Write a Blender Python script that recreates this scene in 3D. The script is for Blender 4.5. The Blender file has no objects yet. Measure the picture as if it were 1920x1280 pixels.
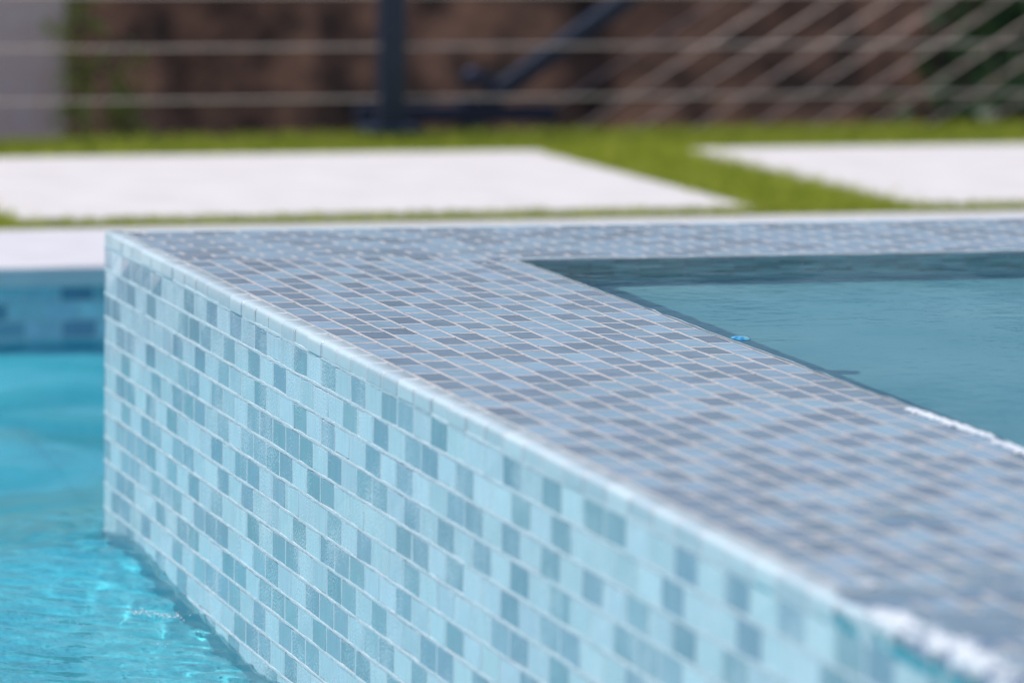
import bpy, math, random
import numpy as np
from mathutils import Matrix, Vector
random.seed(7); RNG = np.random.default_rng(11)
S = bpy.context.scene
C = S.collection
# ------------------------------------------------------------------ camera
cam_d = bpy.data.cameras.new('camera'); cam = bpy.data.objects.new('camera', cam_d); C.objects.link(cam)
cr = Vector((0.95974, -0.28056, 0.01352)); cu = Vector((0.02162, 0.12177, 0.99232)); cf = Vector((0.28005, 0.95208, -0.12293))
M = Matrix((cr, cu, -cf)).transposed().to_4x4(); M.translation = Vector((-0.9466, -4.7703, 0.4859))
cam.matrix_world = M
cam_d.sensor_width = 36; cam_d.lens = 161.2; cam_d.clip_start = 0.05; cam_d.clip_end = 2000
cam_d.dof.use_dof = True; cam_d.dof.focus_distance = 4.04; cam_d.dof.aperture_fstop = 5.8
S.camera = cam
# ------------------------------------------------------------------ sun and sky
SUN = Vector((-0.43, 0.13, 0.89)).normalized()
w = bpy.data.worlds.new('World'); S.world = w; w.use_nodes = True
nt = w.node_tree; nt.nodes.clear()
sky = nt.nodes.new('ShaderNodeTexSky'); sky.sky_type = 'NISHITA'; sky.sun_disc = False
sky.sun_elevation = math.asin(SUN.z); sky.sun_rotation = math.atan2(SUN.x, SUN.y)
sky.air_density = 1.0; sky.dust_density = 0.6; sky.ozone_density = 1.0
bg = nt.nodes.new('ShaderNodeBackground'); bg.inputs['Strength'].default_value = 0.12
wo = nt.nodes.new('ShaderNodeOutputWorld')
nt.links.new(sky.outputs[0], bg.inputs[0]); nt.links.new(bg.outputs[0], wo.inputs[0])
sl = bpy.data.lights.new('sun', 'SUN'); sl.energy = 3.5; sl.angle = math.radians(0.6); sl.color = (1.0, 0.955, 0.9); sl.cycles.is_caustics_light = True
sun = bpy.data.objects.new('sun', sl); C.objects.link(sun)
sun.rotation_euler = SUN.to_track_quat('Z', 'Y').to_euler(); sun.location = (-3, 4, 8)
S.view_settings.view_transform = 'Standard'; S.view_settings.look = 'None'
S.view_settings.exposure = 0.0; S.view_settings.gamma = 1.0
cy = S.cycles
cy.caustics_reflective = False; cy.caustics_refractive = True
cy.max_bounces = 10; cy.transmission_bounces = 6; cy.diffuse_bounces = 4; cy.glossy_bounces = 4; cy.transparent_max_bounces = 8
cy.sample_clamp_indirect = 3.0; cy.blur_glossy = 0.2
cy.use_denoising = True

# ------------------------------------------------------------------ helpers
def mat(name, col=(0.5, 0.5, 0.5), rough=0.5, metal=0.0, spec=0.5, coat=0.0, noise=None, bump=None, coat_r=0.05):
    m = bpy.data.materials.new(name); m.use_nodes = True
    n = m.node_tree; b = n.nodes['Principled BSDF']
    b.inputs['Base Color'].default_value = (*col, 1); b.inputs['Roughness'].default_value = rough
    b.inputs['Metallic'].default_value = metal; b.inputs['Specular IOR Level'].default_value = spec
    b.inputs['Coat Weight'].default_value = coat; b.inputs['Coat Roughness'].default_value = coat_r
    tc = n.nodes.new('ShaderNodeTexCoord')
    if noise:
        sc, lo, hi = noise[:3]
        t = n.nodes.new('ShaderNodeTexNoise'); t.inputs['Scale'].default_value = sc; t.inputs['Detail'].default_value = 6
        n.links.new(tc.outputs['Object'], t.inputs['Vector'])
        r = n.nodes.new('ShaderNodeValToRGB')
        r.color_ramp.elements[0].position = 0.35; r.color_ramp.elements[1].position = 0.68
        r.color_ramp.elements[0].color = (*lo, 1); r.color_ramp.elements[1].color = (*hi, 1)
        n.links.new(t.outputs['Fac'], r.inputs[0]); n.links.new(r.outputs[0], b.inputs['Base Color'])
    if bump:
        t2 = n.nodes.new('ShaderNodeTexNoise'); t2.inputs['Scale'].default_value = bump[0]; t2.inputs['Detail'].default_value = 5
        n.links.new(tc.outputs['Object'], t2.inputs['Vector'])
        bp = n.nodes.new('ShaderNodeBump'); bp.inputs['Strength'].default_value = bump[1]; bp.inputs['Distance'].default_value = bump[2]
        n.links.new(t2.outputs['Fac'], bp.inputs['Height']); n.links.new(bp.outputs[0], b.inputs['Normal'])
    return m

def link_mesh(name, verts, faces, m, parent=None, smooth=False, tint=None):
    me = bpy.data.meshes.new(name)
    verts = np.asarray(verts, dtype=np.float32); faces = [tuple(int(i) for i in f) for f in faces] if not isinstance(faces, np.ndarray) else faces
    if isinstance(faces, np.ndarray):
        nf, k = faces.shape
        me.vertices.add(len(verts)); me.vertices.foreach_set('co', verts.ravel())
        me.loops.add(nf * k); me.loops.foreach_set('vertex_index', faces.ravel().astype(np.int32))
        me.polygons.add(nf); me.polygons.foreach_set('loop_start', np.arange(0, nf * k, k, dtype=np.int32))
        me.polygons.foreach_set('loop_total', np.full(nf, k, dtype=np.int32))
        me.update(calc_edges=True); me.validate()
    else:
        me.from_pydata(verts.tolist(), [], faces); me.update()
    if tint is not None:
        a = me.attributes.new('tint', 'FLOAT_COLOR', 'FACE')
        a.data.foreach_set('color', np.asarray(tint, dtype=np.float32).ravel())
    if m: me.materials.append(m)
    if smooth: me.polygons.foreach_set('use_smooth', [True] * len(me.polygons))
    o = bpy.data.objects.new(name, me); C.objects.link(o)
    if parent: o.parent = parent
    return o

def empty(name, label, cat, loc=(0, 0, 0), group=None):
    o = bpy.data.objects.new(name, None); C.objects.link(o); o.location = loc; o.empty_display_size = 0.1
    o['label'] = label; o['category'] = cat
    if group: o['group'] = group
    return o
def tag(o, label, cat, group=None):
    o['label'] = label; o['category'] = cat
    if group: o['group'] = group
    return o
def structure(o): o['kind'] = 'structure'; return o

def box_vf(x0, x1, y0, y1, z0, z1):
    v = [(x0, y0, z0), (x1, y0, z0), (x1, y1, z0), (x0, y1, z0), (x0, y0, z1), (x1, y0, z1), (x1, y1, z1), (x0, y1, z1)]
    f = [(0, 3, 2, 1), (4, 5, 6, 7), (0, 1, 5, 4), (1, 2, 6, 5), (2, 3, 7, 6), (3, 0, 4, 7)]
    return v, f
def box(name, b, m, parent=None, bevel=0.0, seg=2):
    v, f = box_vf(*b)
    o = link_mesh(name, v, f, m, parent)
    if bevel:
        md = o.modifiers.new('bevel', 'BEVEL'); md.width = bevel; md.segments = seg; md.limit_method = 'NONE'
    return o
def tube(name, pts, r, m, parent=None, seg=8):
    pts = [Vector(p) for p in pts]; V = []; F = []
    for i, p in enumerate(pts):
        d = (pts[min(i + 1, len(pts) - 1)] - pts[max(i - 1, 0)]).normalized()
        a = Vector((0, 0, 1)) if abs(d.z) < 0.9 else Vector((1, 0, 0))
        u = d.cross(a).normalized(); v = d.cross(u)
        rr = r[i] if isinstance(r, (list, tuple)) else r
        for k in range(seg):
            t = 2 * math.pi * k / seg
            V.append(p + u * (rr * math.cos(t)) + v * (rr * math.sin(t)))
    for i in range(len(pts) - 1):
        for k in range(seg):
            a0 = i * seg + k; a1 = i * seg + (k + 1) % seg
            F.append((a0, a1, a1 + seg, a0 + seg))
    F.append(tuple(range(seg))[::-1]); F.append(tuple((len(pts) - 1) * seg + k for k in range(seg)))
    return link_mesh(name, [tuple(p) for p in V], F, m, parent, smooth=True)

# value noise by sums of sines (deterministic)
def waves(n, lmin, lmax, seed, power=1.0, aniso=None):
    r = np.random.default_rng(seed); out = []
    for _ in range(n):
        lam = math.exp(r.uniform(math.log(lmin), math.log(lmax))); th = r.uniform(0, 2 * math.pi)
        k = 2 * math.pi / lam
        kx, ky = k * math.cos(th), k * math.sin(th)
        if aniso: kx *= aniso[0]; ky *= aniso[1]
        out.append((kx, ky, r.uniform(0, 6.283), lam ** power))
    return out
def wave_h(W, x, y):
    h = np.zeros_like(x)
    for kx, ky, ph, a in W: h += a * np.sin(kx * x + ky * y + ph)
    return h
def grid_mesh(xs, ys, zf):
    X, Y = np.meshgrid(xs, ys, indexing='ij'); Z = zf(X, Y)
    V = np.stack([X, Y, Z], -1).reshape(-1, 3); ny = len(ys); nx = len(xs)
    i, j = np.meshgrid(np.arange(nx - 1), np.arange(ny - 1), indexing='ij')
    a = (i * ny + j).ravel()
    F = np.stack([a, a + ny, a + ny + 1, a + 1], -1)
    return V, F

# ------------------------------------------------------------------ materials
def tile_mat(name, light, dark, streak=True, coat=0.0, scale_spots=False, rough=0.26, hue=(0.478, 0.515)):
    """glass mosaic: per-tile tint, faint streaks and clouding inside the glass, clear polished face"""
    m = bpy.data.materials.new(name); m.use_nodes = True
    n = m.node_tree; b = n.nodes['Principled BSDF']; L = n.links
    at = n.nodes.new('ShaderNodeAttribute'); at.attribute_name = 'tint'
    sep = n.nodes.new('ShaderNodeSeparateColor'); L.new(at.outputs['Color'], sep.inputs[0])
    mix = n.nodes.new('ShaderNodeMix'); mix.data_type = 'RGBA'
    mix.inputs[6].default_value = (*light, 1); mix.inputs[7].default_value = (*dark, 1)
    L.new(sep.outputs[0], mix.inputs[0])
    tc = n.nodes.new('ShaderNodeTexCoord'); mp = n.nodes.new('ShaderNodeMapping')
    mp.inputs['Scale'].default_value = (260, 260, 22) if streak else (60, 60, 60)
    L.new(tc.outputs['Object'], mp.inputs[0])
    no = n.nodes.new('ShaderNodeTexNoise'); no.inputs['Scale'].default_value = 1; no.inputs['Detail'].default_value = 4
    L.new(mp.outputs[0], no.inputs['Vector'])
    # hue variation per tile (green channel of tint), brightness by streak noise
    hsv = n.nodes.new('ShaderNodeHueSaturation')
    mr = n.nodes.new('ShaderNodeMapRange'); mr.inputs[1].default_value = 0.3; mr.inputs[2].default_value = 0.7
    mr.inputs[3].default_value = 0.90; mr.inputs[4].default_value = 1.10
    L.new(no.outputs['Fac'], mr.inputs[0])
    mr2 = n.nodes.new('ShaderNodeMapRange'); mr2.inputs[3].default_value = hue[0]; mr2.inputs[4].default_value = hue[1]
    L.new(sep.outputs[1], mr2.inputs[0]); L.new(mr2.outputs[0], hsv.inputs['Hue'])
    mul = n.nodes.new('ShaderNodeMath'); mul.operation = 'MULTIPLY'
    mr3 = n.nodes.new('ShaderNodeMapRange'); mr3.inputs[3].default_value = 0.90; mr3.inputs[4].default_value = 1.08
    L.new(sep.outputs[2], mr3.inputs[0]); L.new(mr3.outputs[0], mul.inputs[0]); L.new(mr.outputs[0], mul.inputs[1])
    L.new(mul.outputs[0], hsv.inputs['Value']); L.new(mix.outputs[2], hsv.inputs['Color'])
    L.new(hsv.outputs[0], b.inputs['Base Color'])
    b.inputs['Roughness'].default_value = rough; b.inputs['IOR'].default_value = 1.5
    b.inputs['Coat Weight'].default_value = coat; b.inputs['Coat Roughness'].default_value = 0.14
    nb = n.nodes.new('ShaderNodeTexNoise'); nb.inputs['Scale'].default_value = 90; nb.inputs['Detail'].default_value = 3
    L.new(tc.outputs['Object'], nb.inputs['Vector'])
    bp = n.nodes.new('ShaderNodeBump'); bp.inputs['Strength'].default_value = 0.25; bp.inputs['Distance'].default_value = 0.0006
    L.new(nb.outputs['Fac'], bp.inputs['Height']); L.new(bp.outputs[0], b.inputs['Normal'])
    if scale_spots:   # chalky limescale, patchy, thicker towards the water
        n1 = n.nodes.new('ShaderNodeTexNoise'); n1.inputs['Scale'].default_value = 520; n1.inputs['Detail'].default_value = 2
        n2 = n.nodes.new('ShaderNodeTexNoise'); n2.inputs['Scale'].default_value = 14; n2.inputs['Detail'].default_value = 3
        L.new(tc.outputs['Object'], n1.inputs['Vector']); L.new(tc.outputs['Object'], n2.inputs['Vector'])
        a1 = n.nodes.new('ShaderNodeMath'); a1.operation = 'MULTIPLY'; L.new(n1.outputs['Fac'], a1.inputs[0]); L.new(n2.outputs['Fac'], a1.inputs[1])
        m1 = n.nodes.new('ShaderNodeMapRange'); m1.inputs[1].default_value = 0.27; m1.inputs[2].default_value = 0.40; m1.inputs[4].default_value = 0.75
        L.new(a1.outputs[0], m1.inputs[0])
        mm = n.nodes.new('ShaderNodeMix'); mm.data_type = 'RGBA'; mm.inputs[7].default_value = (0.74, 0.86, 0.90, 1)
        L.new(m1.outputs[0], mm.inputs[0]); L.new(hsv.outputs[0], mm.inputs[6]); L.new(mm.outputs[2], b.inputs['Base Color'])
        mr4 = n.nodes.new('ShaderNodeMapRange'); mr4.inputs[3].default_value = rough; mr4.inputs[4].default_value = 0.7
        L.new(m1.outputs[0], mr4.inputs[0]); L.new(mr4.outputs[0], b.inputs['Roughness'])
    return m

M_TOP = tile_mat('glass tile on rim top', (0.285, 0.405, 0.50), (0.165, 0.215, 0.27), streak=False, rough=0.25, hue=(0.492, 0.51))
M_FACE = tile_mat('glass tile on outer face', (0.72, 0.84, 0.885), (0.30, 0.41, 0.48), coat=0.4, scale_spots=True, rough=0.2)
M_POOLT = tile_mat('glass tile on pool wall', (0.60, 0.94, 0.93), (0.24, 0.54, 0.56), streak=False)
M_POOLT2 = tile_mat('pale glass tile on pool wall', (0.55, 0.74, 0.86), (0.17, 0.30, 0.42), streak=False)
M_GROUT = mat('pale grout', (0.66, 0.63, 0.65), 0.9, noise=(300, (0.44, 0.43, 0.44), (0.60, 0.57, 0.55)), bump=(900, 0.6, 0.0008))
M_GROUTF = mat('pale blue stained grout', (0.62, 0.72, 0.76), 0.9, noise=(200, (0.54, 0.68, 0.73), (0.72, 0.80, 0.83)), bump=(900, 0.8, 0.0012))
M_JOINT = mat('white trim grout', (0.78, 0.78, 0.80), 0.9, noise=(300, (0.70, 0.70, 0.72), (0.84, 0.84, 0.85)), bump=(900, 0.5, 0.0008))
M_PLASTER = mat('aqua pool plaster', (0.08, 0.62, 0.78), 0.8, noise=(3, (0.06, 0.74, 0.92), (0.15, 0.85, 0.97)))
M_SPAWALL = mat('pale aqua spa wall plaster', (0.2, 0.7, 0.75), 0.8, noise=(5, (0.12, 0.62, 0.70), (0.2, 0.72, 0.78)))
M_PLASTER_SPA = mat('aqua spa plaster', (0.08, 0.5, 0.64), 0.8, noise=(4, (0.18, 0.64, 0.74), (0.32, 0.78, 0.86)))
M_COPING = mat('pale limestone coping', (0.74, 0.72, 0.74), 0.75, noise=(14, (0.64, 0.61, 0.64), (0.72, 0.69, 0.71)), bump=(160, 0.3, 0.002))
M_SLAB = mat('white porcelain paving', (0.80, 0.76, 0.76), 0.8, noise=(9, (0.69, 0.635, 0.62), (0.77, 0.715, 0.70)), bump=(220, 0.3, 0.0015))
M_POST = mat('dark navy powder coat', (0.012, 0.020, 0.045), 0.45, noise=(40, (0.010, 0.017, 0.040), (0.016, 0.026, 0.055)))
M_CABLE = mat('stainless steel cable', (0.75, 0.72, 0.70), 0.4, metal=0.5, noise=(500, (0.66, 0.53, 0.48), (0.88, 0.73, 0.66)))
M_PILLAR = mat('pale pinkish stucco', (0.5, 0.42, 0.43), 0.95, noise=(25, (0.92, 0.66, 0.58), (0.97, 0.79, 0.71)), bump=(120, 0.6, 0.004))

# ------------------------------------------------------------------ tiled panels
TILT = 0.00018
TW, TH, G = 0.0508, 0.0254, 0.0023
def gauss(): return random.gauss(0, 1)
def panel(tiles_name, grout_name, parent, org, u, v, length, rows, phase, mt, mg, dark_p=0.42, grout_proud=0.0005, jit=0.0003, detail=True, gw=1.2, seg=0.025, cw=1.5, ch=0.6):
    """org: corner; u: course direction (tile length), v: across courses; normal = u x v.
    tiles: chamfered slabs; grout: backing plate plus rounded beads along every joint"""
    org, u, v = Vector(org), Vector(u), Vector(v); n = u.cross(v).normalized()
    TV, TF, TT = [], [], []; GV, GF = [], []
    th = 0.004; Gw = G * gw
    def bead(p, d, L, wdt, h, across, wig=0.0, nseg=1):
        base = len(GV); prof = [(-0.5, -0.0015), (-0.49, 0.0), (-0.40, 0.85), (0.0, 1.0), (0.40, 0.85), (0.49, 0.0), (0.5, -0.0015)]
        for s in range(nseg + 1):
            off = across * (gauss() * wig) if 0 < s < nseg else Vector((0, 0, 0))
            wv = wdt * (1 + (0.18 * gauss() if detail else 0)); hv = h * (1 + 0.2 * gauss())
            for a, b in prof:
                hh = b if b < 0 else b * hv - 0.0003
                GV.append(p + d * (L * s / nseg) + off + across * (a * wv) + n * hh)
        k = len(prof)
        for s in range(nseg):
            for i in range(k - 1):
                a0 = base + s * k + i
                GF.append((a0, a0 + 1, a0 + 1 + k, a0 + k))
    rowj = [0.0] + [gauss() * jit for _ in range(rows - 1)] + [0.0]
    for r in range(rows):
        V0 = r * TH + rowj[r] + G / 2; V1 = (r + 1) * TH + rowj[r + 1] - G / 2
        ph = (phase + (0.5 if r % 2 else 0.0)) * TW + gauss() * 0.0012
        k = 0; s0 = -((-ph) % TW) if ph % TW else 0.0
        x = (ph % TW) - TW
        run = 0; prev = None
        while x < length - 1e-4:
            a = max(x, 0.0) + (G / 2); b = min(x + TW, length) - G / 2
            a += gauss() * 0.00018; b += gauss() * 0.00018
            x += TW
            if b - a < 0.003: continue
            v0 = V0 + gauss() * jit * 0.6; v1 = V1 + gauss() * jit * 0.6
            p = dark_p
            if prev is not None: p = dark_p * (0.62 if prev > 0.5 else 1.28)
            dk = 1.0 if random.random() < p else 0.0
            prev = dk
            t = min(1.0, max(0.0, dk * random.uniform(0.72, 1.0) + (1 - dk) * random.uniform(0.0, 0.16)))
            tint = (t, random.random(), random.random(), 1)
            c = 0.0010; base = len(TV)
            tl = gauss() * TILT; tr = gauss() * TILT
            for (uu, vv, hh) in ((a, v0, -th), (b, v0, -th), (b, v1, -th), (a, v1, -th),
                                 (a, v0, -0.0006), (b, v0, -0.0006), (b, v1, -0.0006), (a, v1, -0.0006),
                                 (a + c, v0 + c, tl), (b - c, v0 + c, -tl), (b - c, v1 - c, tr), (a + c, v1 - c, -tr)):
                TV.append(org + u * uu + v * vv + n * hh)
            B = base
            fs = [(B + 8, B + 9, B + 10, B + 11)]
            for i in range(4):
                j = (i + 1) % 4
                fs.append((B + 4 + i, B + 4 + j, B + 8 + j, B + 8 + i)); fs.append((B + i, B + j, B + 4 + j, B + 4 + i))
            te = (min(1.0, t * 0.6 + 0.5),) + tint[1:]; TF += fs; TT += [tint] + [te] * (len(fs) - 1)
            if b < length - 0.004:
                bead(org + u * (b + G / 2) + v * (v0 - 0.0002), v, v1 - v0 + 0.0004, G * cw, grout_proud * ch, u, 0.0, 1)
    ns = max(2, int(length / seg))
    for r in range(rows + 1):
        bead(org + v * (r * TH + rowj[r]), u, length, Gw * 1.15, grout_proud, v, 0.00020, ns)
    b0 = len(GV)
    for (a, b) in ((0, 0), (length, 0), (length, rows * TH), (0, rows * TH)): GV.append(org + u * a + v * b - n * 0.0014)
    GF.append((b0, b0 + 1, b0 + 2, b0 + 3))
    o1 = link_mesh(tiles_name, [tuple(p) for p in TV], TF, mt, parent, tint=TT)
    o2 = link_mesh(grout_name, [tuple(p) for p in GV], GF, mg, parent)
    return o1, o2

# ------------------------------------------------------------------ spa
W = 0.350; NW = 0.0194; NH = 0.0151; YN = -3.4; XR = 2.40
spa = empty('spa', 'raised spa clad in blue glass mosaic tile with flush water inside', 'spa', (0, 0, -1.3))
def P(o):  # keep world coordinates under the spa empty
    o.matrix_parent_inverse = Matrix.Translation((0, 0, 1.3)); return o
def sp(*pair):
    for o in pair: P(o)
    return pair
# long rim: courses run along Y, 13 courses between nosing and inner edge; far part of the ring has courses along X
YB = -NW - 11 * TH   # where lengthwise courses stop and the back rim's courses begin (12 courses of 25.4)
o1, o2 = panel('rim_tiles', 'rim_grout', spa, (NW, YN, 0), (0, 1, 0), (-1, 0, 0), 0, 0, 0, M_TOP, M_GROUT) if False else (None, None)
# normal = u x v must be +Z: u=(0,-1,0), v=(1,0,0) -> (-1*0-0*0, ..)= (0,-1,0)x(1,0,0) = (0,0,1)
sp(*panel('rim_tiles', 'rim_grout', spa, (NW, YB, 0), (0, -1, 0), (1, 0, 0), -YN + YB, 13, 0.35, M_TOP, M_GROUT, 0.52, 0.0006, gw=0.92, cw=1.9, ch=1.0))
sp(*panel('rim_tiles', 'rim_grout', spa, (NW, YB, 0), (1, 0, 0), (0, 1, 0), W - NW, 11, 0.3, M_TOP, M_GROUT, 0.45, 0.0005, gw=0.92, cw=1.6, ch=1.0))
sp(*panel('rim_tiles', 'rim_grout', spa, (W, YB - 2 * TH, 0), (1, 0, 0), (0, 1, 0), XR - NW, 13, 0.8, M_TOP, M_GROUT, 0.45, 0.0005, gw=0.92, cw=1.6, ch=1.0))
# outer face: u = toward far (+Y)?  normal must be -X: u=(0,-1,0), v=(0,0,-1): u x v = (1,0,0) ; so u=(0,1,0), v=(0,0,-1): (-1,0,0)
NROW = 13
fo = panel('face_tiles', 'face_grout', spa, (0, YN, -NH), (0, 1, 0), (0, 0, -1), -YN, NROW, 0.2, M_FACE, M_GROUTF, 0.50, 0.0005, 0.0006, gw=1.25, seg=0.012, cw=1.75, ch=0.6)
sp(*fo)
M_UNDER = mat('pale aqua plaster on spa shell', (0.4, 0.8, 0.88), 0.8, noise=(6, (0.34, 0.74, 0.84), (0.46, 0.84, 0.9)))
P(link_mesh('shell_plaster', [(0.001, YN, -NH - NROW * TH), (0.001, 0, -NH - NROW * TH), (0.001, 0, -0.6), (0.001, YN, -0.6)], [(0, 1, 2, 3)], M_UNDER, spa))
P(link_mesh('shell_plaster', [(0.001, 0, -NH - NROW * TH), (XR + W, 0, -NH - NROW * TH), (XR + W, 0, -0.6), (0.001, 0, -0.6)], [(0, 1, 2, 3)], M_UNDER, spa))
# back outer face towards the deck (+Y)
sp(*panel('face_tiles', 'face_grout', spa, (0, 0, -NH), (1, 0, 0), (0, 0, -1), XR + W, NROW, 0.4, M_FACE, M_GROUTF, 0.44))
# concrete core of the walls
core = mat('grey mortar bed', (0.42, 0.45, 0.47), 0.9, noise=(60, (0.36, 0.4, 0.42), (0.5, 0.52, 0.54)))
def corebox(*b): P(box('wall_core', b, core, spa))
corebox(0.006, W - 0.006, YN + 0.006, -0.006, -1.3, -0.006)
corebox(W - 0.004, XR + W - 0.006, -W + 0.006, -0.0062, -1.3, -0.0062)
corebox(XR, XR + W - 0.006, YN + 0.006, -W + 0.004, -1.3, -0.0061)
corebox(W - 0.004, XR + 0.002, YN + 0.006, YN + W, -1.3, -0.0063)
# plain rim cladding out of view is tiled too
sp(*panel('rim_tiles', 'rim_grout', spa, (XR + NW - 0.0, YB, 0), (0, -1, 0), (1, 0, 0), -YN + YB, 12, 0.1, M_TOP, M_GROUT, detail=False))
sp(*panel('rim_tiles', 'rim_grout', spa, (W, YN, 0), (1, 0, 0), (0, 1, 0), XR - W, 13, 0.1, M_TOP, M_GROUT, detail=False))
# inner walls, six courses of tile band then plaster.
def inner(org, u, ln):
    org = Vector(org); u = Vector(u)
    sp(*panel('waterline_tiles', 'waterline_grout', spa, org, u, (0, 0, -1), ln, 6, 0.3, M_POOLT, M_GROUTF, 0.5))
    n = u.cross(Vector((0, 0, -1)))
    a = org - n * 0.001 + Vector((0, 0, -6 * TH)); b = a + u * ln
    P(link_mesh('inner_wall', [tuple(a), tuple(b), (b.x, b.y, -0.21), (a.x, a.y, -0.21)], [(0, 1, 2, 3)], M_SPAWALL, spa))
YI = YB - 2 * TH
inner((XR, YI, 0), (-1, 0, 0), XR - W)              # far inner wall, faces -Y
inner((W, YI, 0), (0, -1, 0), -YN - W + YI)          # near-left inner wall, faces +X
inner((XR, YN + W, 0), (0, 1, 0), -YN - W + YI)
inner((W, YN + W, 0), (1, 0, 0), XR - W)
P(link_mesh('spa_floor', [(W - .01, YN + W - .01, -.20), (XR + .01, YN + W - .01, -.20), (XR + .01, -W + .01, -.20), (W - .01, -W + .01, -.20)], [(0, 1, 2, 3)], M_PLASTER_SPA, spa))

# bullnose trim: glassy rounded pieces
M_NOSE = bpy.data.materials.new('frosted aqua bullnose glass'); M_NOSE.use_nodes = True
_n = M_NOSE.node_tree; _b = _n.nodes['Principled BSDF']
_b.inputs['Roughness'].default_value = 0.28; _b.inputs['Coat Weight'].default_value = 0.15; _b.inputs['Coat Roughness'].default_value = 0.12
_b.inputs['Subsurface Weight'].default_value = 0.0
_at = _n.nodes.new('ShaderNodeAttribute'); _at.attribute_name = 'tint'
_sp = _n.nodes.new('ShaderNodeSeparateColor'); _n.links.new(_at.outputs['Color'], _sp.inputs[0])
_r = _n.nodes.new('ShaderNodeValToRGB'); _r.color_ramp.elements[0].color = (0.66, 0.78, 0.81, 1); _r.color_ramp.elements[1].color = (0.30, 0.40, 0.47, 1)
_n.links.new(_sp.outputs[0], _r.inputs[0])
_tc = _n.nodes.new('ShaderNodeTexCoord'); _no = _n.nodes.new('ShaderNodeTexNoise'); _no.inputs['Scale'].default_value = 120
_n.links.new(_tc.outputs['Object'], _no.inputs['Vector'])
_mx = _n.nodes.new('ShaderNodeMix'); _mx.data_type = 'RGBA'; _mx.blend_type = 'SOFT_LIGHT'; _mx.inputs[0].default_value = 0.3
_n.links.new(_r.outputs[0], _mx.inputs[6]); _n.links.new(_no.outputs['Fac'], _mx.inputs[7]); _n.links.new(_mx.outputs[2], _b.inputs['Base Color'])
def nosing(org, u, inw, length, phase):
    """org: sharp corner line start; u along; inw: horizontal direction into the rim"""
    org, u, inw = Vector(org), Vector(u), Vector(inw); up = Vector((0, 0, 1)); R_ = 0.0048
    prof = [(-0.0002, -NH + G * 0.6)]
    for i in range(9):
        t = i / 8 * math.pi / 2
        prof.append((R_ - R_ * math.cos(t) - 0.0002, -R_ + R_ * math.sin(t) + 0.0002))
    prof += [(NW - G * 0.6 - 0.0006, 0.0002), (NW - G * 0.6, -0.0006)]
    V, F, T = [], [], []; GV, GF = [], []
    x = phase * TW - TW
    while x < length:
        a = max(0, x) + G / 2 + gauss() * 0.0002; b = min(x + TW, length) - G / 2 + gauss() * 0.0002; x += TW
        if b - a < 0.004: continue
        dark = random.random(); t = (dark ** 2) * 0.4
        o = gauss() * 0.0004
        secs = [(a, 0.0006), (a + 0.0016, 0.0), (b - 0.0016, 0.0), (b, 0.0006)]
        k = len(prof)
        for q0 in range(3):
          base = len(V)
          for s, sh in secs[q0:q0 + 2]:
            for (pi, pz) in prof:
                cx, cz = 0.009, -0.009
                dx, dz = pi - cx, pz - cz; l = math.hypot(dx, dz) + 1e-9
                V.append(org + u * s + inw * (pi - dx / l * sh + o) + up * (pz - dz / l * sh + o * 0.3))
          for i in range(k - 1):
              q = base + i
              F.append((q, q + k, q + k + 1, q + 1)); T.append((t if q0 == 1 else min(1, t + 0.6), 0, 0, 1))
          if q0 == 0: F.append(tuple(base + i for i in range(k))); T.append((t, 0, 0, 1))
          if q0 == 2: F.append(tuple(base + k + i for i in range(k))[::-1]); T.append((t, 0, 0, 1))
    # grout joints between the pieces, rounded and nearly flush
    x = phase * TW
    while x < length:
        if x > 0.002:
            wj = G * random.uniform(1.1, 1.45)
            base = len(GV); kk = len(prof)
            for (dx_, lift) in ((-wj / 2, -0.0005), (-wj / 3, 0.0001), (0, 0.00025), (wj / 3, 0.0001), (wj / 2, -0.0005)):
                for (pi, pz) in prof:
                    ex, ez = pi - 0.009, pz + 0.009; l = math.hypot(ex, ez) + 1e-9
                    GV.append(org + u * (x + dx_) + inw * (pi + ex / l * lift) + up * (pz + ez / l * lift))
            for s_ in range(4):
                for i in range(kk - 1):
                    q = base + s_ * kk + i; GF.append((q, q + kk, q + kk + 1, q + 1))
        x += TW
    kb = len(GV)
    k = 0; gp = [(0.0008, -NH - 0.0004)] + [(R_ - (R_ - 0.0012) * math.cos(i / 8 * math.pi / 2), -R_ + (R_ - 0.0012) * math.sin(i / 8 * math.pi / 2)) for i in range(9)] + [(NW + 0.0005, -0.0007)]
    for s in (0, length):
        for (pi, pz) in gp: GV.append(org + u * s + inw * pi + up * pz)
    k = len(gp)
    for i in range(k - 1): GF.append((kb + i, kb + i + k, kb + i + k + 1, kb + i + 1))
    GF.append(tuple(kb + i for i in range(k))); GF.append(tuple(kb + k + i for i in range(k))[::-1])
    a = link_mesh('bullnose_trim', [tuple(p) for p in V], F, M_NOSE, spa, smooth=False, tint=T)
    b = link_mesh('trim_grout', [tuple(p) for p in GV], GF, M_JOINT, spa)
    a.data.polygons.foreach_set('use_smooth', [len(p.vertices) == 4 for p in a.data.polygons])
    sp(a, b)
nosing((0, 0, 0), (0, -1, 0), (1, 0, 0), -YN, 0.79)
nosing((NW, 0, 0), (1, 0, 0), (0, -1, 0), XR + W - NW, 0.3)

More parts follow.
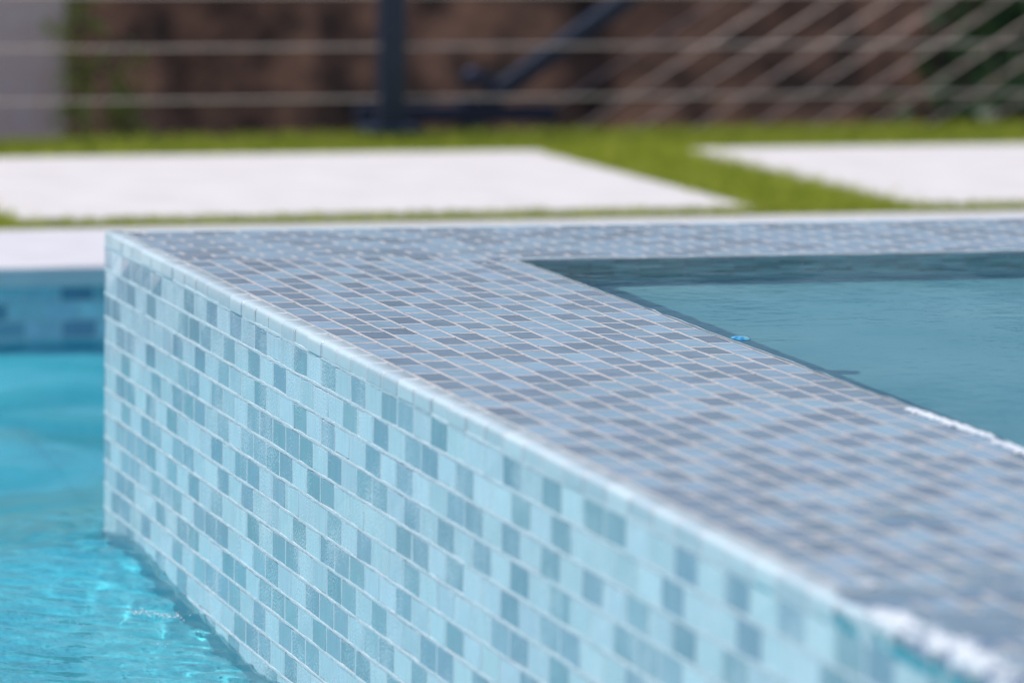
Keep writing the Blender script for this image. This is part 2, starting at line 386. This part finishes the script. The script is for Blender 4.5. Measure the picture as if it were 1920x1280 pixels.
# ------------------------------------------------------------------ pool
PX0, PX1, PY0, PY1 = -6.0, 6.0, -9.0, 1.53
DECK = -0.205; WATER = -0.317
pw = empty('pool_wall', 'pool back wall with band of blue mosaic waterline tile below the pale coping', 'wall', (0, PY1, -1.5))
def PW(o): o.matrix_parent_inverse = Matrix.Translation((0, -PY1, 1.5)); return o
for o in panel('waterline_tiles', 'waterline_grout', pw, (PX1, PY1, DECK - 0.028), (-1, 0, 0), (0, 0, -1), PX1 - PX0, 4, 0.2, M_POOLT2, M_GROUTF, 0.5): PW(o)
PW(link_mesh('plaster', [(PX0, PY1 + .001, DECK - .026 - 4 * TH), (PX1, PY1 + .001, DECK - .026 - 4 * TH), (PX1, PY1 + .001, -1.5), (PX0, PY1 + .001, -1.5)], [(0, 3, 2, 1)], M_PLASTER, pw))
basin = structure(link_mesh('pool_floor', [(PX0, PY0, -0.43), (PX1, PY0, -0.43), (PX1, PY1 + .2, -0.43), (PX0, PY1 + .2, -0.43),
                            (PX0, PY0, DECK - .03), (PX1, PY0, DECK - .03), (PX1, PY1 + .2, DECK - .036), (PX0, PY1 + .2, DECK - .036)],
                  [(0, 1, 2, 3), (0, 4, 5, 1), (0, 3, 7, 4), (1, 5, 6, 2)], M_PLASTER))

def water_mat(name, bscale, bstr, bdist, clear, tint=(1, 1, 1)):
    m = bpy.data.materials.new(name); m.use_nodes = True
    n = m.node_tree; n.nodes.clear(); L = n.links
    out = n.nodes.new('ShaderNodeOutputMaterial')
    gl = n.nodes.new('ShaderNodeBsdfGlass'); gl.inputs['IOR'].default_value = 1.333; gl.inputs['Roughness'].default_value = 0.0
    gl.inputs['Color'].default_value = (*tint, 1)
    tc = n.nodes.new('ShaderNodeTexCoord')
    no = n.nodes.new('ShaderNodeTexNoise'); no.inputs['Scale'].default_value = bscale; no.inputs['Detail'].default_value = 3
    L.new(tc.outputs['Object'], no.inputs['Vector'])
    bp = n.nodes.new('ShaderNodeBump'); bp.inputs['Strength'].default_value = bstr; bp.inputs['Distance'].default_value = bdist
    L.new(no.outputs['Fac'], bp.inputs['Height']); L.new(bp.outputs[0], gl.inputs['Normal'])
    # glare is partly cut, as through the photographer's polarising filter
    rf = n.nodes.new('ShaderNodeBsdfRefraction'); rf.inputs['IOR'].default_value = 1.333; rf.inputs['Roughness'].default_value = 0.0
    L.new(bp.outputs[0], rf.inputs['Normal']); mx = n.nodes.new('ShaderNodeMixShader'); mx.inputs[0].default_value = clear
    L.new(gl.outputs[0], mx.inputs[1]); L.new(rf.outputs[0], mx.inputs[2]); L.new(mx.outputs[0], out.inputs['Surface'])
    return m
# pool water: swells everywhere, a band of finer chop where the overflow falls beside the spa face
WS = waves(26, 0.25, 0.9, 3, 1.0); WF = waves(40, 0.05, 0.16, 5, 1.0); WC = waves(40, 0.02, 0.07, 8, 1.0)
def pool_h(x, y):
    h = wave_h(WS, x, y) * 0.0034 + wave_h(WF, x, y) * 0.0005
    chop = np.exp(-np.clip((-0.02 - x), 0, None) / 0.20) * np.clip((0.3 - y) / 0.4, 0, 1)
    h += wave_h(WC, x, y) * 0.0050 * chop
    return WATER + h
def mb(xs, ys): return grid_mesh(xs, ys, pool_h)
xs = np.unique(np.concatenate([np.linspace(-6, -1.2, 40), np.arange(-1.2, 0.02, 0.0075), np.linspace(0.02, 0.9, 60), np.linspace(0.9, 6, 30)]))
ys = np.unique(np.concatenate([np.linspace(-9, -2.6, 60), np.arange(-2.6, 1.60, 0.01), [1.62]]))
V, F = mb(xs, ys)
# leave out the spa's footprint
fc = V[F].mean(1); keep = ~((fc[:, 0] > 0.012) & (fc[:, 0] < XR + W - 0.012) & (fc[:, 1] < -0.015) & (fc[:, 1] > YN + 0.015))
M_WATER = water_mat('pool water', 60, 0.22, 0.002, 0.30)
pool_water = structure(link_mesh('pool_water', V, F[keep], M_WATER, smooth=True))
# spa water: nearly flush with the rim
WSP = waves(50, 0.03, 0.2, 15, 1.0)
xs = np.linspace(W - 0.0005, XR + 0.0005, 300); ys = np.linspace(YN + W, YI + 0.0005, 300)
V, F = grid_mesh(xs, ys, lambda x, y: -0.0012 + wave_h(WSP, x, y) * 0.00011)
M_WATER2 = water_mat('spa water', 55, 0.12, 0.002, 0.60)
spa_water = structure(link_mesh('spa_water', V, F, M_WATER2, smooth=True))

# overflow: a thin rippled sheet of water sliding over the near part of the rim and down over the trim
def film():
    m = bpy.data.materials.new('thin water film'); m.use_nodes = True; n = m.node_tree; n.nodes.clear(); L = n.links
    out = n.nodes.new('ShaderNodeOutputMaterial'); tr = n.nodes.new('ShaderNodeBsdfTransparent'); gl = n.nodes.new('ShaderNodeBsdfGlossy')
    gl.inputs['Roughness'].default_value = 0.14; fr = n.nodes.new('ShaderNodeFresnel'); fr.inputs['IOR'].default_value = 1.33
    mx = n.nodes.new('ShaderNodeMixShader'); tc = n.nodes.new('ShaderNodeTexCoord'); no = n.nodes.new('ShaderNodeTexNoise')
    no.inputs['Scale'].default_value = 70; no.inputs['Detail'].default_value = 3; L.new(tc.outputs['Object'], no.inputs['Vector'])
    bp = n.nodes.new('ShaderNodeBump'); bp.inputs['Strength'].default_value = 0.3; bp.inputs['Distance'].default_value = 0.002
    L.new(no.outputs['Fac'], bp.inputs['Height']); L.new(bp.outputs[0], gl.inputs['Normal']); L.new(bp.outputs[0], fr.inputs['Normal'])
    L.new(fr.outputs[0], mx.inputs[0]); L.new(tr.outputs[0], mx.inputs[1]); L.new(gl.outputs[0], mx.inputs[2]); L.new(mx.outputs[0], out.inputs['Surface'])
    FW = waves(50, 0.03, 0.25, 31, 1.0); FC = waves(60, 0.008, 0.03, 32, 1.0)
    # cross-section: from the spa water, across the rim, round the trim and down the face
    prof = [(W - i * 0.004, 0.0) for i in range(89)]; prof = [(a, 0.0) for a, _ in prof if a > 0.0088]
    for i in range(1, 9):
        t = i / 8 * math.pi / 2; prof.append((0.0085 - 0.0085 * math.sin(t), -0.0085 + 0.0085 * math.cos(t)))
    for i in range(1, 5): prof.append((0.0, -0.0085 - i * 0.002))
    pr = np.array(prof); nrm = np.zeros_like(pr); tg = np.gradient(pr, axis=0); nrm[:, 0] = tg[:, 1]; nrm[:, 1] = -tg[:, 0]
    nrm /= np.linalg.norm(nrm, axis=1, keepdims=True)
    arc = np.concatenate([[0], np.cumsum(np.linalg.norm(np.diff(pr, axis=0), axis=1))])
    ys = np.arange(YN + 0.01, -1.90, 0.004)
    Yg, Ag = np.meshgrid(ys, arc, indexing='ij')
    ramp = np.clip((-2.05 - Yg) / 0.7, -0.8, 1.0)
    on = 0
    h = -0.0008 + 0.0022 * ramp + wave_h(FW, Yg, Ag) * 0.0010 + on
    edge_in = np.exp(-((Ag - 0.012) / 0.010) ** 2) * np.clip((-1.45 - Yg) / 0.05, 0, 1)
    edge_out = np.exp(-((Ag - 0.352) / 0.014) ** 2) * np.clip((-2.15 - Yg) / 0.3, 0, 1)
    ch = wave_h(FC, Yg, Ag)
    gate = np.clip(wave_h(FW, Yg * 1.3 + 4, Ag * 0.2) * 2.2 + 0.55, 0, 1)
    h += (edge_in * gate + edge_out) * (0.0016 + ch * 0.014)
    V = np.stack([pr[None, :, 0] + nrm[None, :, 0] * h, Yg, pr[None, :, 1] + nrm[None, :, 1] * h], -1)
    ny, na = Yg.shape
    i, j = np.meshgrid(np.arange(ny - 1), np.arange(na - 1), indexing='ij'); a = (i * na + j).ravel()
    F = np.stack([a, a + 1, a + na + 1, a + na], -1)
    return structure(link_mesh('overflow_water', V.reshape(-1, 3), F, m, smooth=True))
film()

# ------------------------------------------------------------------ deck edge
coping = tag(box('pool_coping', (PX0 - .4, PX1 + .4, 1.50, 2.02, DECK - 0.030, DECK), M_COPING, bevel=0.004), 'long pale limestone coping along the far pool edge', 'coping')
# ground: one sheet with the pool cut out, bank rising behind the fence
BK = waves(40, 0.06, 0.5, 21, 1.0); BK2 = waves(30, 0.5, 3.0, 22, 1.0)
def ground_h(x, y):
    base = np.full_like(x, DECK - 0.034)
    def sm(a, b, t): t = np.clip((t - a) / (b - a), 0, 1); return t * t * (3 - 2 * t)
    base -= 0.55 * sm(4.1, 4.6, y)
    base += 1.62 * sm(5.7, 7.0, y)
    rough = sm(5.3, 6.0, y) * (1 - sm(7.6, 9.0, y))
    base += rough * (wave_h(BK, x, y) * 0.030 + wave_h(BK2, x, y) * 0.010)
    return base
xs = np.unique(np.concatenate([[-400, -150, -60, -25, -12], np.linspace(-6, 0.6, 20), np.arange(0.6, 4.6, 0.022), np.linspace(4.6, 6, 8), [12, 25, 60, 150, 400]]))
ys = np.unique(np.concatenate([[-400, -100, -30], [-9, -4, 0, 1.62], [1.9, 2.5, 3.2, 3.8], np.arange(4.1, 5.4, 0.12), np.arange(5.4, 7.6, 0.022), [7.9, 8.4, 9, 12, 20, 40, 90, 200, 400]]))
V, F = grid_mesh(xs, ys, ground_h)
fc = V[F].mean(1); keep = ~((fc[:, 0] > PX0) & (fc[:, 0] < PX1) & (fc[:, 1] > PY0) & (fc[:, 1] < 1.62))
M_GROUND = mat('brown earth', (0.05, 0.03, 0.02), 0.95, noise=(9, (0.014, 0.007, 0.005), (0.15, 0.076, 0.050)), bump=(30, 0.5, 0.02))
ground = structure(link_mesh('ground', V, F[keep], M_GROUND, smooth=True))

# paving slabs
SW, SP = 1.21, 1.440
ST = DECK - 0.003; KX = 0.034
def slab(x0, y0, y1, label):
    o = box('paving_slab', (0, SW, 0, y1 - y0, -0.03, 0), M_SLAB, bevel=0.005)
    for vv in o.data.vertices: vv.co.x -= KX * vv.co.y
    o.location = (x0, y0, ST); tag(o, label, 'paving slab', 'white paving slabs set in the lawn'); return o
slab(0.320, 2.155, 3.315, 'large white paving slab in the lawn directly behind the spa corner, left of the grass strip')
slab(0.390 + SP, 2.155, 3.315, 'white paving slab in the lawn at right, right of the grass strip')
slab(0.390 - SP, 2.155, 3.315, 'white paving slab beyond the left edge of the view, left of the grass wedge')
slab(0.390 + 2 * SP, 2.155, 3.315, 'white paving slab beyond the right edge of the view, farthest right')

# turf: blades
def turf():
    x0, x1, y0, y1 = -1.8, 3.5, 2.022, 3.99
    n = 182000
    x = RNG.uniform(x0, x1, n); y = RNG.uniform(y0, y1, n)
    ing = np.zeros(n, bool)
    for k in range(-2, 3):
        a = 0.320 + k * SP + (0.07 if k else 0.0)
        xx = x + KX * (y - 2.155); ing |= (xx > a + 0.004) & (xx < a + SW - 0.004) & (y > 2.159) & (y < 3.311)
    x, y = x[~ing], y[~ing]
    # more blades along the visible front strip
    n2 = 22000; x = np.concatenate([x, RNG.uniform(0.0, 2.6, n2)]); y = np.concatenate([y, RNG.uniform(2.022, 2.153, n2)])
    k_ = y < 3.70 + 0.05 * x; x, y = x[k_], y[k_]
    n = len(x)
    h = RNG.uniform(0.013, 0.030, n); wd = RNG.uniform(0.0012, 0.0022, n); th = RNG.uniform(0, 6.283, n)
    lx = RNG.normal(0, 0.75, n) * h; ly = RNG.normal(0, 0.75, n) * h
    z0 = DECK - 0.034
    dx = np.cos(th) * wd; dy = np.sin(th) * wd
    V = np.zeros((n, 4, 3))
    V[:, 0] = np.stack([x - dx, y - dy, np.full(n, z0)], -1); V[:, 1] = np.stack([x + dx, y + dy, np.full(n, z0)], -1)
    zt = z0 + 0.012 + h
    V[:, 2] = np.stack([x + dx * .4 + lx, y + dy * .4 + ly, zt], -1); V[:, 3] = np.stack([x - dx * .4 + lx, y - dy * .4 + ly, zt], -1)
    F = np.arange(n * 4).reshape(n, 4)
    m = bpy.data.materials.new('turf blades'); m.use_nodes = True; nn = m.node_tree; b = nn.nodes['Principled BSDF']
    b.inputs['Roughness'].default_value = 0.55; b.inputs['Specular IOR Level'].default_value = 0.3
    a = nn.nodes.new('ShaderNodeAttribute'); a.attribute_name = 'tint'; rp = nn.nodes.new('ShaderNodeValToRGB')
    rp.color_ramp.elements[0].color = (0.22, 0.29, 0.02, 1); rp.color_ramp.elements[1].color = (0.66, 0.66, 0.10, 1)
    nn.links.new(a.outputs['Fac'], rp.inputs[0]); nn.links.new(rp.outputs[0], b.inputs['Base Color'])
    tr = nn.nodes.new('ShaderNodeBsdfTranslucent'); mx = nn.nodes.new('ShaderNodeMixShader'); mx.inputs[0].default_value = 0.5
    nn.links.new(rp.outputs[0], tr.inputs[0]); nn.links.new(b.outputs[0], mx.inputs[1]); nn.links.new(tr.outputs[0], mx.inputs[2])
    nn.links.new(mx.outputs[0], nn.nodes['Material Output'].inputs['Surface'])
    t = RNG.uniform(0, 1, n); T = np.stack([t, t, t, np.ones(n)], -1)
    o = link_mesh('grass', V.reshape(-1, 3), F, m, tint=T)
    o['kind'] = 'stuff'; tag(o, 'short bright yellow green turf around the white slabs', 'grass')
turf()
lawn_m = mat('turf backing', (0.12, 0.15, 0.02), 0.95, noise=(20, (0.20, 0.26, 0.015), (0.32, 0.37, 0.04)))
structure(box('lawn', (PX0, PX1, 2.022, 3.80, DECK - 0.05, DECK - 0.028), lawn_m))

# ------------------------------------------------------------------ fence
fence = empty('cable_fence', 'dark navy cable fence with horizontal steel cables at the far edge of the lawn', 'fence', (1.316, 3.73, DECK - .03))
def PF(o): o.matrix_parent_inverse = Matrix.Translation((-1.316, -3.73, -(DECK - .03))); return o
for px in (-2.255, -0.455, 1.316, 3.145, 4.945):
    PF(box('post', (px - .024, px + .024, 3.706, 3.754, DECK - .03, DECK + 1.0), M_POST, fence, bevel=0.003))
    PF(box('base_plate', (px - .055, px + .055, 3.68, 3.785, DECK - .012, DECK + 0.012), M_POST, fence, bevel=0.003))
PF(box('top_rail', (-2.35, 5.05, 3.70, 3.76, DECK + 1.0, DECK + 1.035), M_POST, fence, bevel=0.004))
for i in range(9):
    z = -0.141 + i * 0.0995
    PF(tube('cable', [(-2.3, 3.73, z), (1.316, 3.73, z + 0.001), (5.0, 3.73, z)], 0.0022, M_CABLE, fence, 8))
# stair railing running down behind the fence
rail = empty('stair_railing', 'sloping dark navy stair railing with diagonal steel cables behind the fence', 'railing', (1.713, 4.6, -0.75))
def PR(o): o.matrix_parent_inverse = Matrix.Translation((-1.713, -4.6, 0.75)); return o
A = Vector((2.049 + 0.004, 4.6, 0.007)); B = Vector((1.745, 4.6, -0.208)); d = (A - B).normalized()
def slope_bar(name, p0, p1, hw, hd, m):
    p0, p1 = Vector(p0), Vector(p1); dd = (p1 - p0).normalized(); nn = Vector((-dd.z, 0, dd.x)); yy = Vector((0, 1, 0)); V = []
    for p in (p0, p1):
        for a, b in ((-1, -1), (1, -1), (1, 1), (-1, 1)): V.append(tuple(p + nn * (hw * a) + yy * (hd * b)))
    F = [(0, 1, 2, 3), (7, 6, 5, 4)] + [(i, 4 + i, 4 + (i + 1) % 4, (i + 1) % 4) for i in range(4)]
    o = link_mesh(name, V, F, m, rail); PR(o); md = o.modifiers.new('bevel', 'BEVEL'); md.width = 0.003; md.segments = 2; return o
slope_bar('handrail', B, B + d * 1.9, 0.019, 0.019, M_POST)
PR(box('rail_bracket', (1.69, 1.76, 4.585, 4.615, -0.176, -0.150), M_POST, rail, bevel=0.004))
M_KNOB = mat('blue grey cap', (0.10, 0.11, 0.2), 0.4, noise=(60, (0.05, 0.055, 0.11), (0.08, 0.085, 0.15)))
bm_v = []
# domed end cap
import bmesh
bm = bmesh.new(); bmesh.ops.create_uvsphere(bm, u_segments=16, v_segments=10, radius=0.013)
me = bpy.data.meshes.new('end_cap'); bm.to_mesh(me); bm.free(); me.materials.append(M_KNOB)
cap = bpy.data.objects.new('end_cap', me); C.objects.link(cap); cap.parent = rail; cap.location = (0, 0, -0.147 + 0.75); cap.scale = (1.2, 0.9, 0.7)
for p in me.polygons: p.use_smooth = True
PR(box('bottom_rail', (1.46, 1.90, 4.58, 4.62, -0.252, -0.216), M_POST, rail, bevel=0.003))
PR(box('post', (1.69, 1.735, 4.578, 4.622, -0.80, -0.20), M_POST, rail, bevel=0.003))
PR(box('post', (3.22, 3.265, 4.578, 4.622, -0.80, 0.90), M_POST, rail, bevel=0.003))
cA = Vector((2.26, 4.6, 0.007)); cB = Vector((1.868, 4.6, -0.237)); dc = (cA - cB).normalized()
for i in range(13):
    off = Vector((0.1335 * i, 0, 0))
    p0 = cB + off - dc * 0.55; p1 = cA + off + dc * 1.0
    PR(tube('cable', [p0, p1], 0.0015, M_CABLE, rail, 8))

# pillar at the left
pil = empty('pillar', 'pale pinkish stucco pillar behind the cable fence at far left', 'pillar', (0.56, 4.4, -0.8))
def PP(o): o.matrix_parent_inverse = Matrix.Translation((-0.56, -4.4, 0.8)); return o
PP(box('shaft', (0.55, 0.955, 5.2, 5.52, -0.8, 0.75), M_PILLAR, pil, bevel=0.012))
PP(box('cap', (0.52, 0.985, 5.17, 5.55, 0.75, 0.82), M_PILLAR, pil, bevel=0.01))

# ------------------------------------------------------------------ plants
def leaf_mat(name, lo, hi):
    m = mat(name, hi, 0.55, noise=(30, lo, hi)); n = m.node_tree; b = n.nodes['Principled BSDF']
    tr = n.nodes.new('ShaderNodeBsdfTranslucent'); mx = n.nodes.new('ShaderNodeMixShader'); mx.inputs[0].default_value = 0.3
    src = b.inputs['Base Color'].links[0].from_socket
    n.links.new(src, tr.inputs[0]); n.links.new(b.outputs[0], mx.inputs[1]); n.links.new(tr.outputs[0], mx.inputs[2])
    n.links.new(mx.outputs[0], n.nodes['Material Output'].inputs['Surface']); return m
M_LEAF = leaf_mat('weed leaf', (0.30, 0.36, 0.07), (0.46, 0.50, 0.13))
M_LEAF2 = leaf_mat('shrub leaf', (0.015, 0.05, 0.015), (0.04, 0.11, 0.035))
M_STEM = mat('green brown stem', (0.08, 0.07, 0.03), 0.8, noise=(50, (0.06, 0.05, 0.02), (0.1, 0.09, 0.04)))
def leaves(name, centers, size, m, parent, rng, n_per):
    V, F = [], []
    for c, rad in centers:
        for _ in range(n_per):
            p = Vector(c) + Vector(rng.normal(0, 1, 3)) * rad
            d = Vector(rng.normal(0, 1, 3)).normalized(); s = size * rng.uniform(0.6, 1.3)
            e = d.cross(Vector(rng.normal(0, 1, 3))).normalized()
            b = len(V); V += [tuple(p), tuple(p + d * s * .5 + e * s * .28), tuple(p + d * s), tuple(p + d * s * .5 - e * s * .28)]
            F.append((b, b + 1, b + 2, b + 3))
    return link_mesh(name, V, F, m, parent)
def weed(loc, h, rad, label, seed, m=M_LEAF, size=0.035, n=26):
    rng = np.random.default_rng(seed)
    e = empty('weed', label, 'weed', loc, 'weeds growing behind the fence')
    pts = [(0.0, 0, 0), (0.01, 0.0, h * .5), (-0.005, 0.01, h)]
    tube('stem', pts, [0.006, 0.004, 0.002], M_STEM, e)
    cs = [((rng.normal(0, rad * .5), rng.normal(0, rad * .5), h * t), rad) for t in np.linspace(0.15, 1.0, 12)]
    leaves('foliage', cs, size, m, e, rng, n); return e
weed((0.975, 5.15, -0.8), 0.78, 0.028, 'taller pale green weed behind the fence, just right of the pillar', 1)
weed((1.09, 5.25, -0.8), 0.60, 0.026, 'shorter bright green weed behind the fence, second from the pillar', 2)
def shrub(loc, r, label, seed):
    rng = np.random.default_rng(seed); e = empty('shrub', label, 'shrub', loc)
    for k in range(5):
        a = rng.uniform(0, 6.28); tube('branch', [(0, 0, 0), (math.cos(a) * r * .3, math.sin(a) * r * .3, r), (math.cos(a) * r * .6, math.sin(a) * r * .6, r * 1.6)], [0.012, 0.008, 0.003], M_STEM, e)
    cs = []
    for k in range(60):
        v = Vector(rng.normal(0, 1, 3)).normalized() * (r * rng.uniform(0.3, 1)); cs.append(((v.x, v.y, v.z * 1.1 + r), r * 0.12))
    leaves('foliage', cs, 0.06, M_LEAF2, e, rng, 55)
shrub((3.62, 5.5, -0.78), 0.52, 'dark green shrub on the bank behind the stair railing at far right', 9)

# tiny white bubbles: wet highlights imitated along the rim edges, foam where the overflow lands
def foam(name, label, spots, seed):
    m = mat('white foam and wet highlight', (0.92, 0.95, 0.97), 0.25, coat=1.0, noise=(300, (0.86, 0.91, 0.94), (0.97, 0.98, 1.0)))
    rng = np.random.default_rng(seed); bm = bmesh.new()
    for (p0, p1, sx, n, r0, r1) in spots:
        p0, p1 = Vector(p0), Vector(p1)
        for _ in range(n):
            t = rng.uniform(0, 1); c = p0.lerp(p1, t) + Vector((rng.normal(0, sx), rng.normal(0, sx * 1.5), 0))
            rr = rng.uniform(r0, r1)
            bmesh.ops.create_icosphere(bm, subdivisions=1, radius=rr, matrix=Matrix.Translation(c) @ Matrix.Diagonal((1, 1, 0.4, 1)))
    me = bpy.data.meshes.new(name); bm.to_mesh(me); bm.free(); me.materials.append(m)
    for p in me.polygons: p.use_smooth = True
    o = bpy.data.objects.new(name, me); C.objects.link(o); o['kind'] = 'stuff'; tag(o, label, 'foam'); return o
foam('rim_highlights', 'white bubbles standing in for wet sun highlights on the inner and outer edges of the tiled spa rim', [
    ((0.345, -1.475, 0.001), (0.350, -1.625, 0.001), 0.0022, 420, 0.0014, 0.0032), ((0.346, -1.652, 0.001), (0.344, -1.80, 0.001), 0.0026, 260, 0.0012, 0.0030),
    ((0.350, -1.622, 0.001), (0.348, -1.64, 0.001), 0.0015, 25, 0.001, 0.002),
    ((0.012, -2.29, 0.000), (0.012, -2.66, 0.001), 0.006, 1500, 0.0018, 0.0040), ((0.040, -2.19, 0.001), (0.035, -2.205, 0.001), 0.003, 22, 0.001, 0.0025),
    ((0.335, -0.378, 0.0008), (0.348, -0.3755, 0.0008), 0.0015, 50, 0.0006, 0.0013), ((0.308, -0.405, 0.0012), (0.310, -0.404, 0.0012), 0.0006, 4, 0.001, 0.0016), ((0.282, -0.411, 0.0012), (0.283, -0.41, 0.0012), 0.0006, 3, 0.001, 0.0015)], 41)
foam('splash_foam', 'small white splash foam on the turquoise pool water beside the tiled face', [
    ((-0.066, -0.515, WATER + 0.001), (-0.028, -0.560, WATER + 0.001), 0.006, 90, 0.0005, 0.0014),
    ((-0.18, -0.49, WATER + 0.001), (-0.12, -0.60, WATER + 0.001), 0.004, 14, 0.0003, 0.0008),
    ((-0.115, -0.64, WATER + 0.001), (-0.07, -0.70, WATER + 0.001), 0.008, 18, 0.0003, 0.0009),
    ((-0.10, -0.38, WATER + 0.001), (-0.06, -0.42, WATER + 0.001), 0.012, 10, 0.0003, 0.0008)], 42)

# small iridescent bubble at the waterline of the spa
def bubble():
    m = bpy.data.materials.new('blue iridescent film'); m.use_nodes = True; n = m.node_tree; b = n.nodes['Principled BSDF']
    b.inputs['Roughness'].default_value = 0.1; b.inputs['Coat Weight'].default_value = 1
    tc = n.nodes.new('ShaderNodeTexCoord'); no = n.nodes.new('ShaderNodeTexNoise'); no.inputs['Scale'].default_value = 180
    n.links.new(tc.outputs['Object'], no.inputs['Vector']); r = n.nodes.new('ShaderNodeValToRGB')
    r.color_ramp.elements[0].position = 0.35; r.color_ramp.elements[0].color = (0.02, 0.18, 0.5, 1)
    r.color_ramp.elements[1].position = 0.7; r.color_ramp.elements[1].color = (0.35, 0.5, 0.3, 1)
    e = r.color_ramp.elements.new(0.5); e.color = (0.05, 0.5, 0.72, 1)
    n.links.new(no.outputs['Fac'], r.inputs[0]); n.links.new(r.outputs[0], b.inputs['Base Color'])
    bm = bmesh.new(); bmesh.ops.create_uvsphere(bm, u_segments=24, v_segments=12, radius=0.0085)
    for v in bm.verts:
        v.co.z = max(v.co.z, -0.002) * 0.30; v.co.x *= 1 + 0.12 * math.sin(v.co.y * 400); v.co.y *= 1.5
    me = bpy.data.meshes.new('bubble'); bm.to_mesh(me); bm.free(); me.materials.append(m)
    for p in me.polygons: p.use_smooth = True
    o = bpy.data.objects.new('bubble', me); C.objects.link(o); o.location = (0.368, -1.012, -0.0015)
    tag(o, 'small iridescent blue bubble floating on spa water beside the tiled rim', 'bubble')
bubble()

# the deck side runs about two degrees off square to the spa: real slant, baked into the meshes
SH = 0.034
for o in list(S.objects):
    root = o
    while root.parent: root = root.parent
    if o.type == 'MESH' and root.name.split('.')[0] in ('pool_wall', 'pool_coping', 'paving_slab', 'grass', 'lawn', 'cable_fence'):
        ox = o.location.x if o.parent is None else 0.0
        n_ = len(o.data.vertices); a_ = np.empty(n_ * 3, np.float32); o.data.vertices.foreach_get('co', a_)
        a_ = a_.reshape(-1, 3); a_[:, 1] += SH * a_[:, 0]; o.data.vertices.foreach_set('co', a_.ravel()); o.data.update()
        o.location.y += SH * ox
spa.location.y -= 0.02
pool_water.cycles.is_caustics_caster = True
spa_water.cycles.is_caustics_caster = True
for o in S.objects:
    if o.type == 'MESH' and o.name.split('.')[0] in ('pool_floor', 'spa_floor', 'face_tiles', 'face_grout'):
        o.cycles.is_caustics_receiver = True
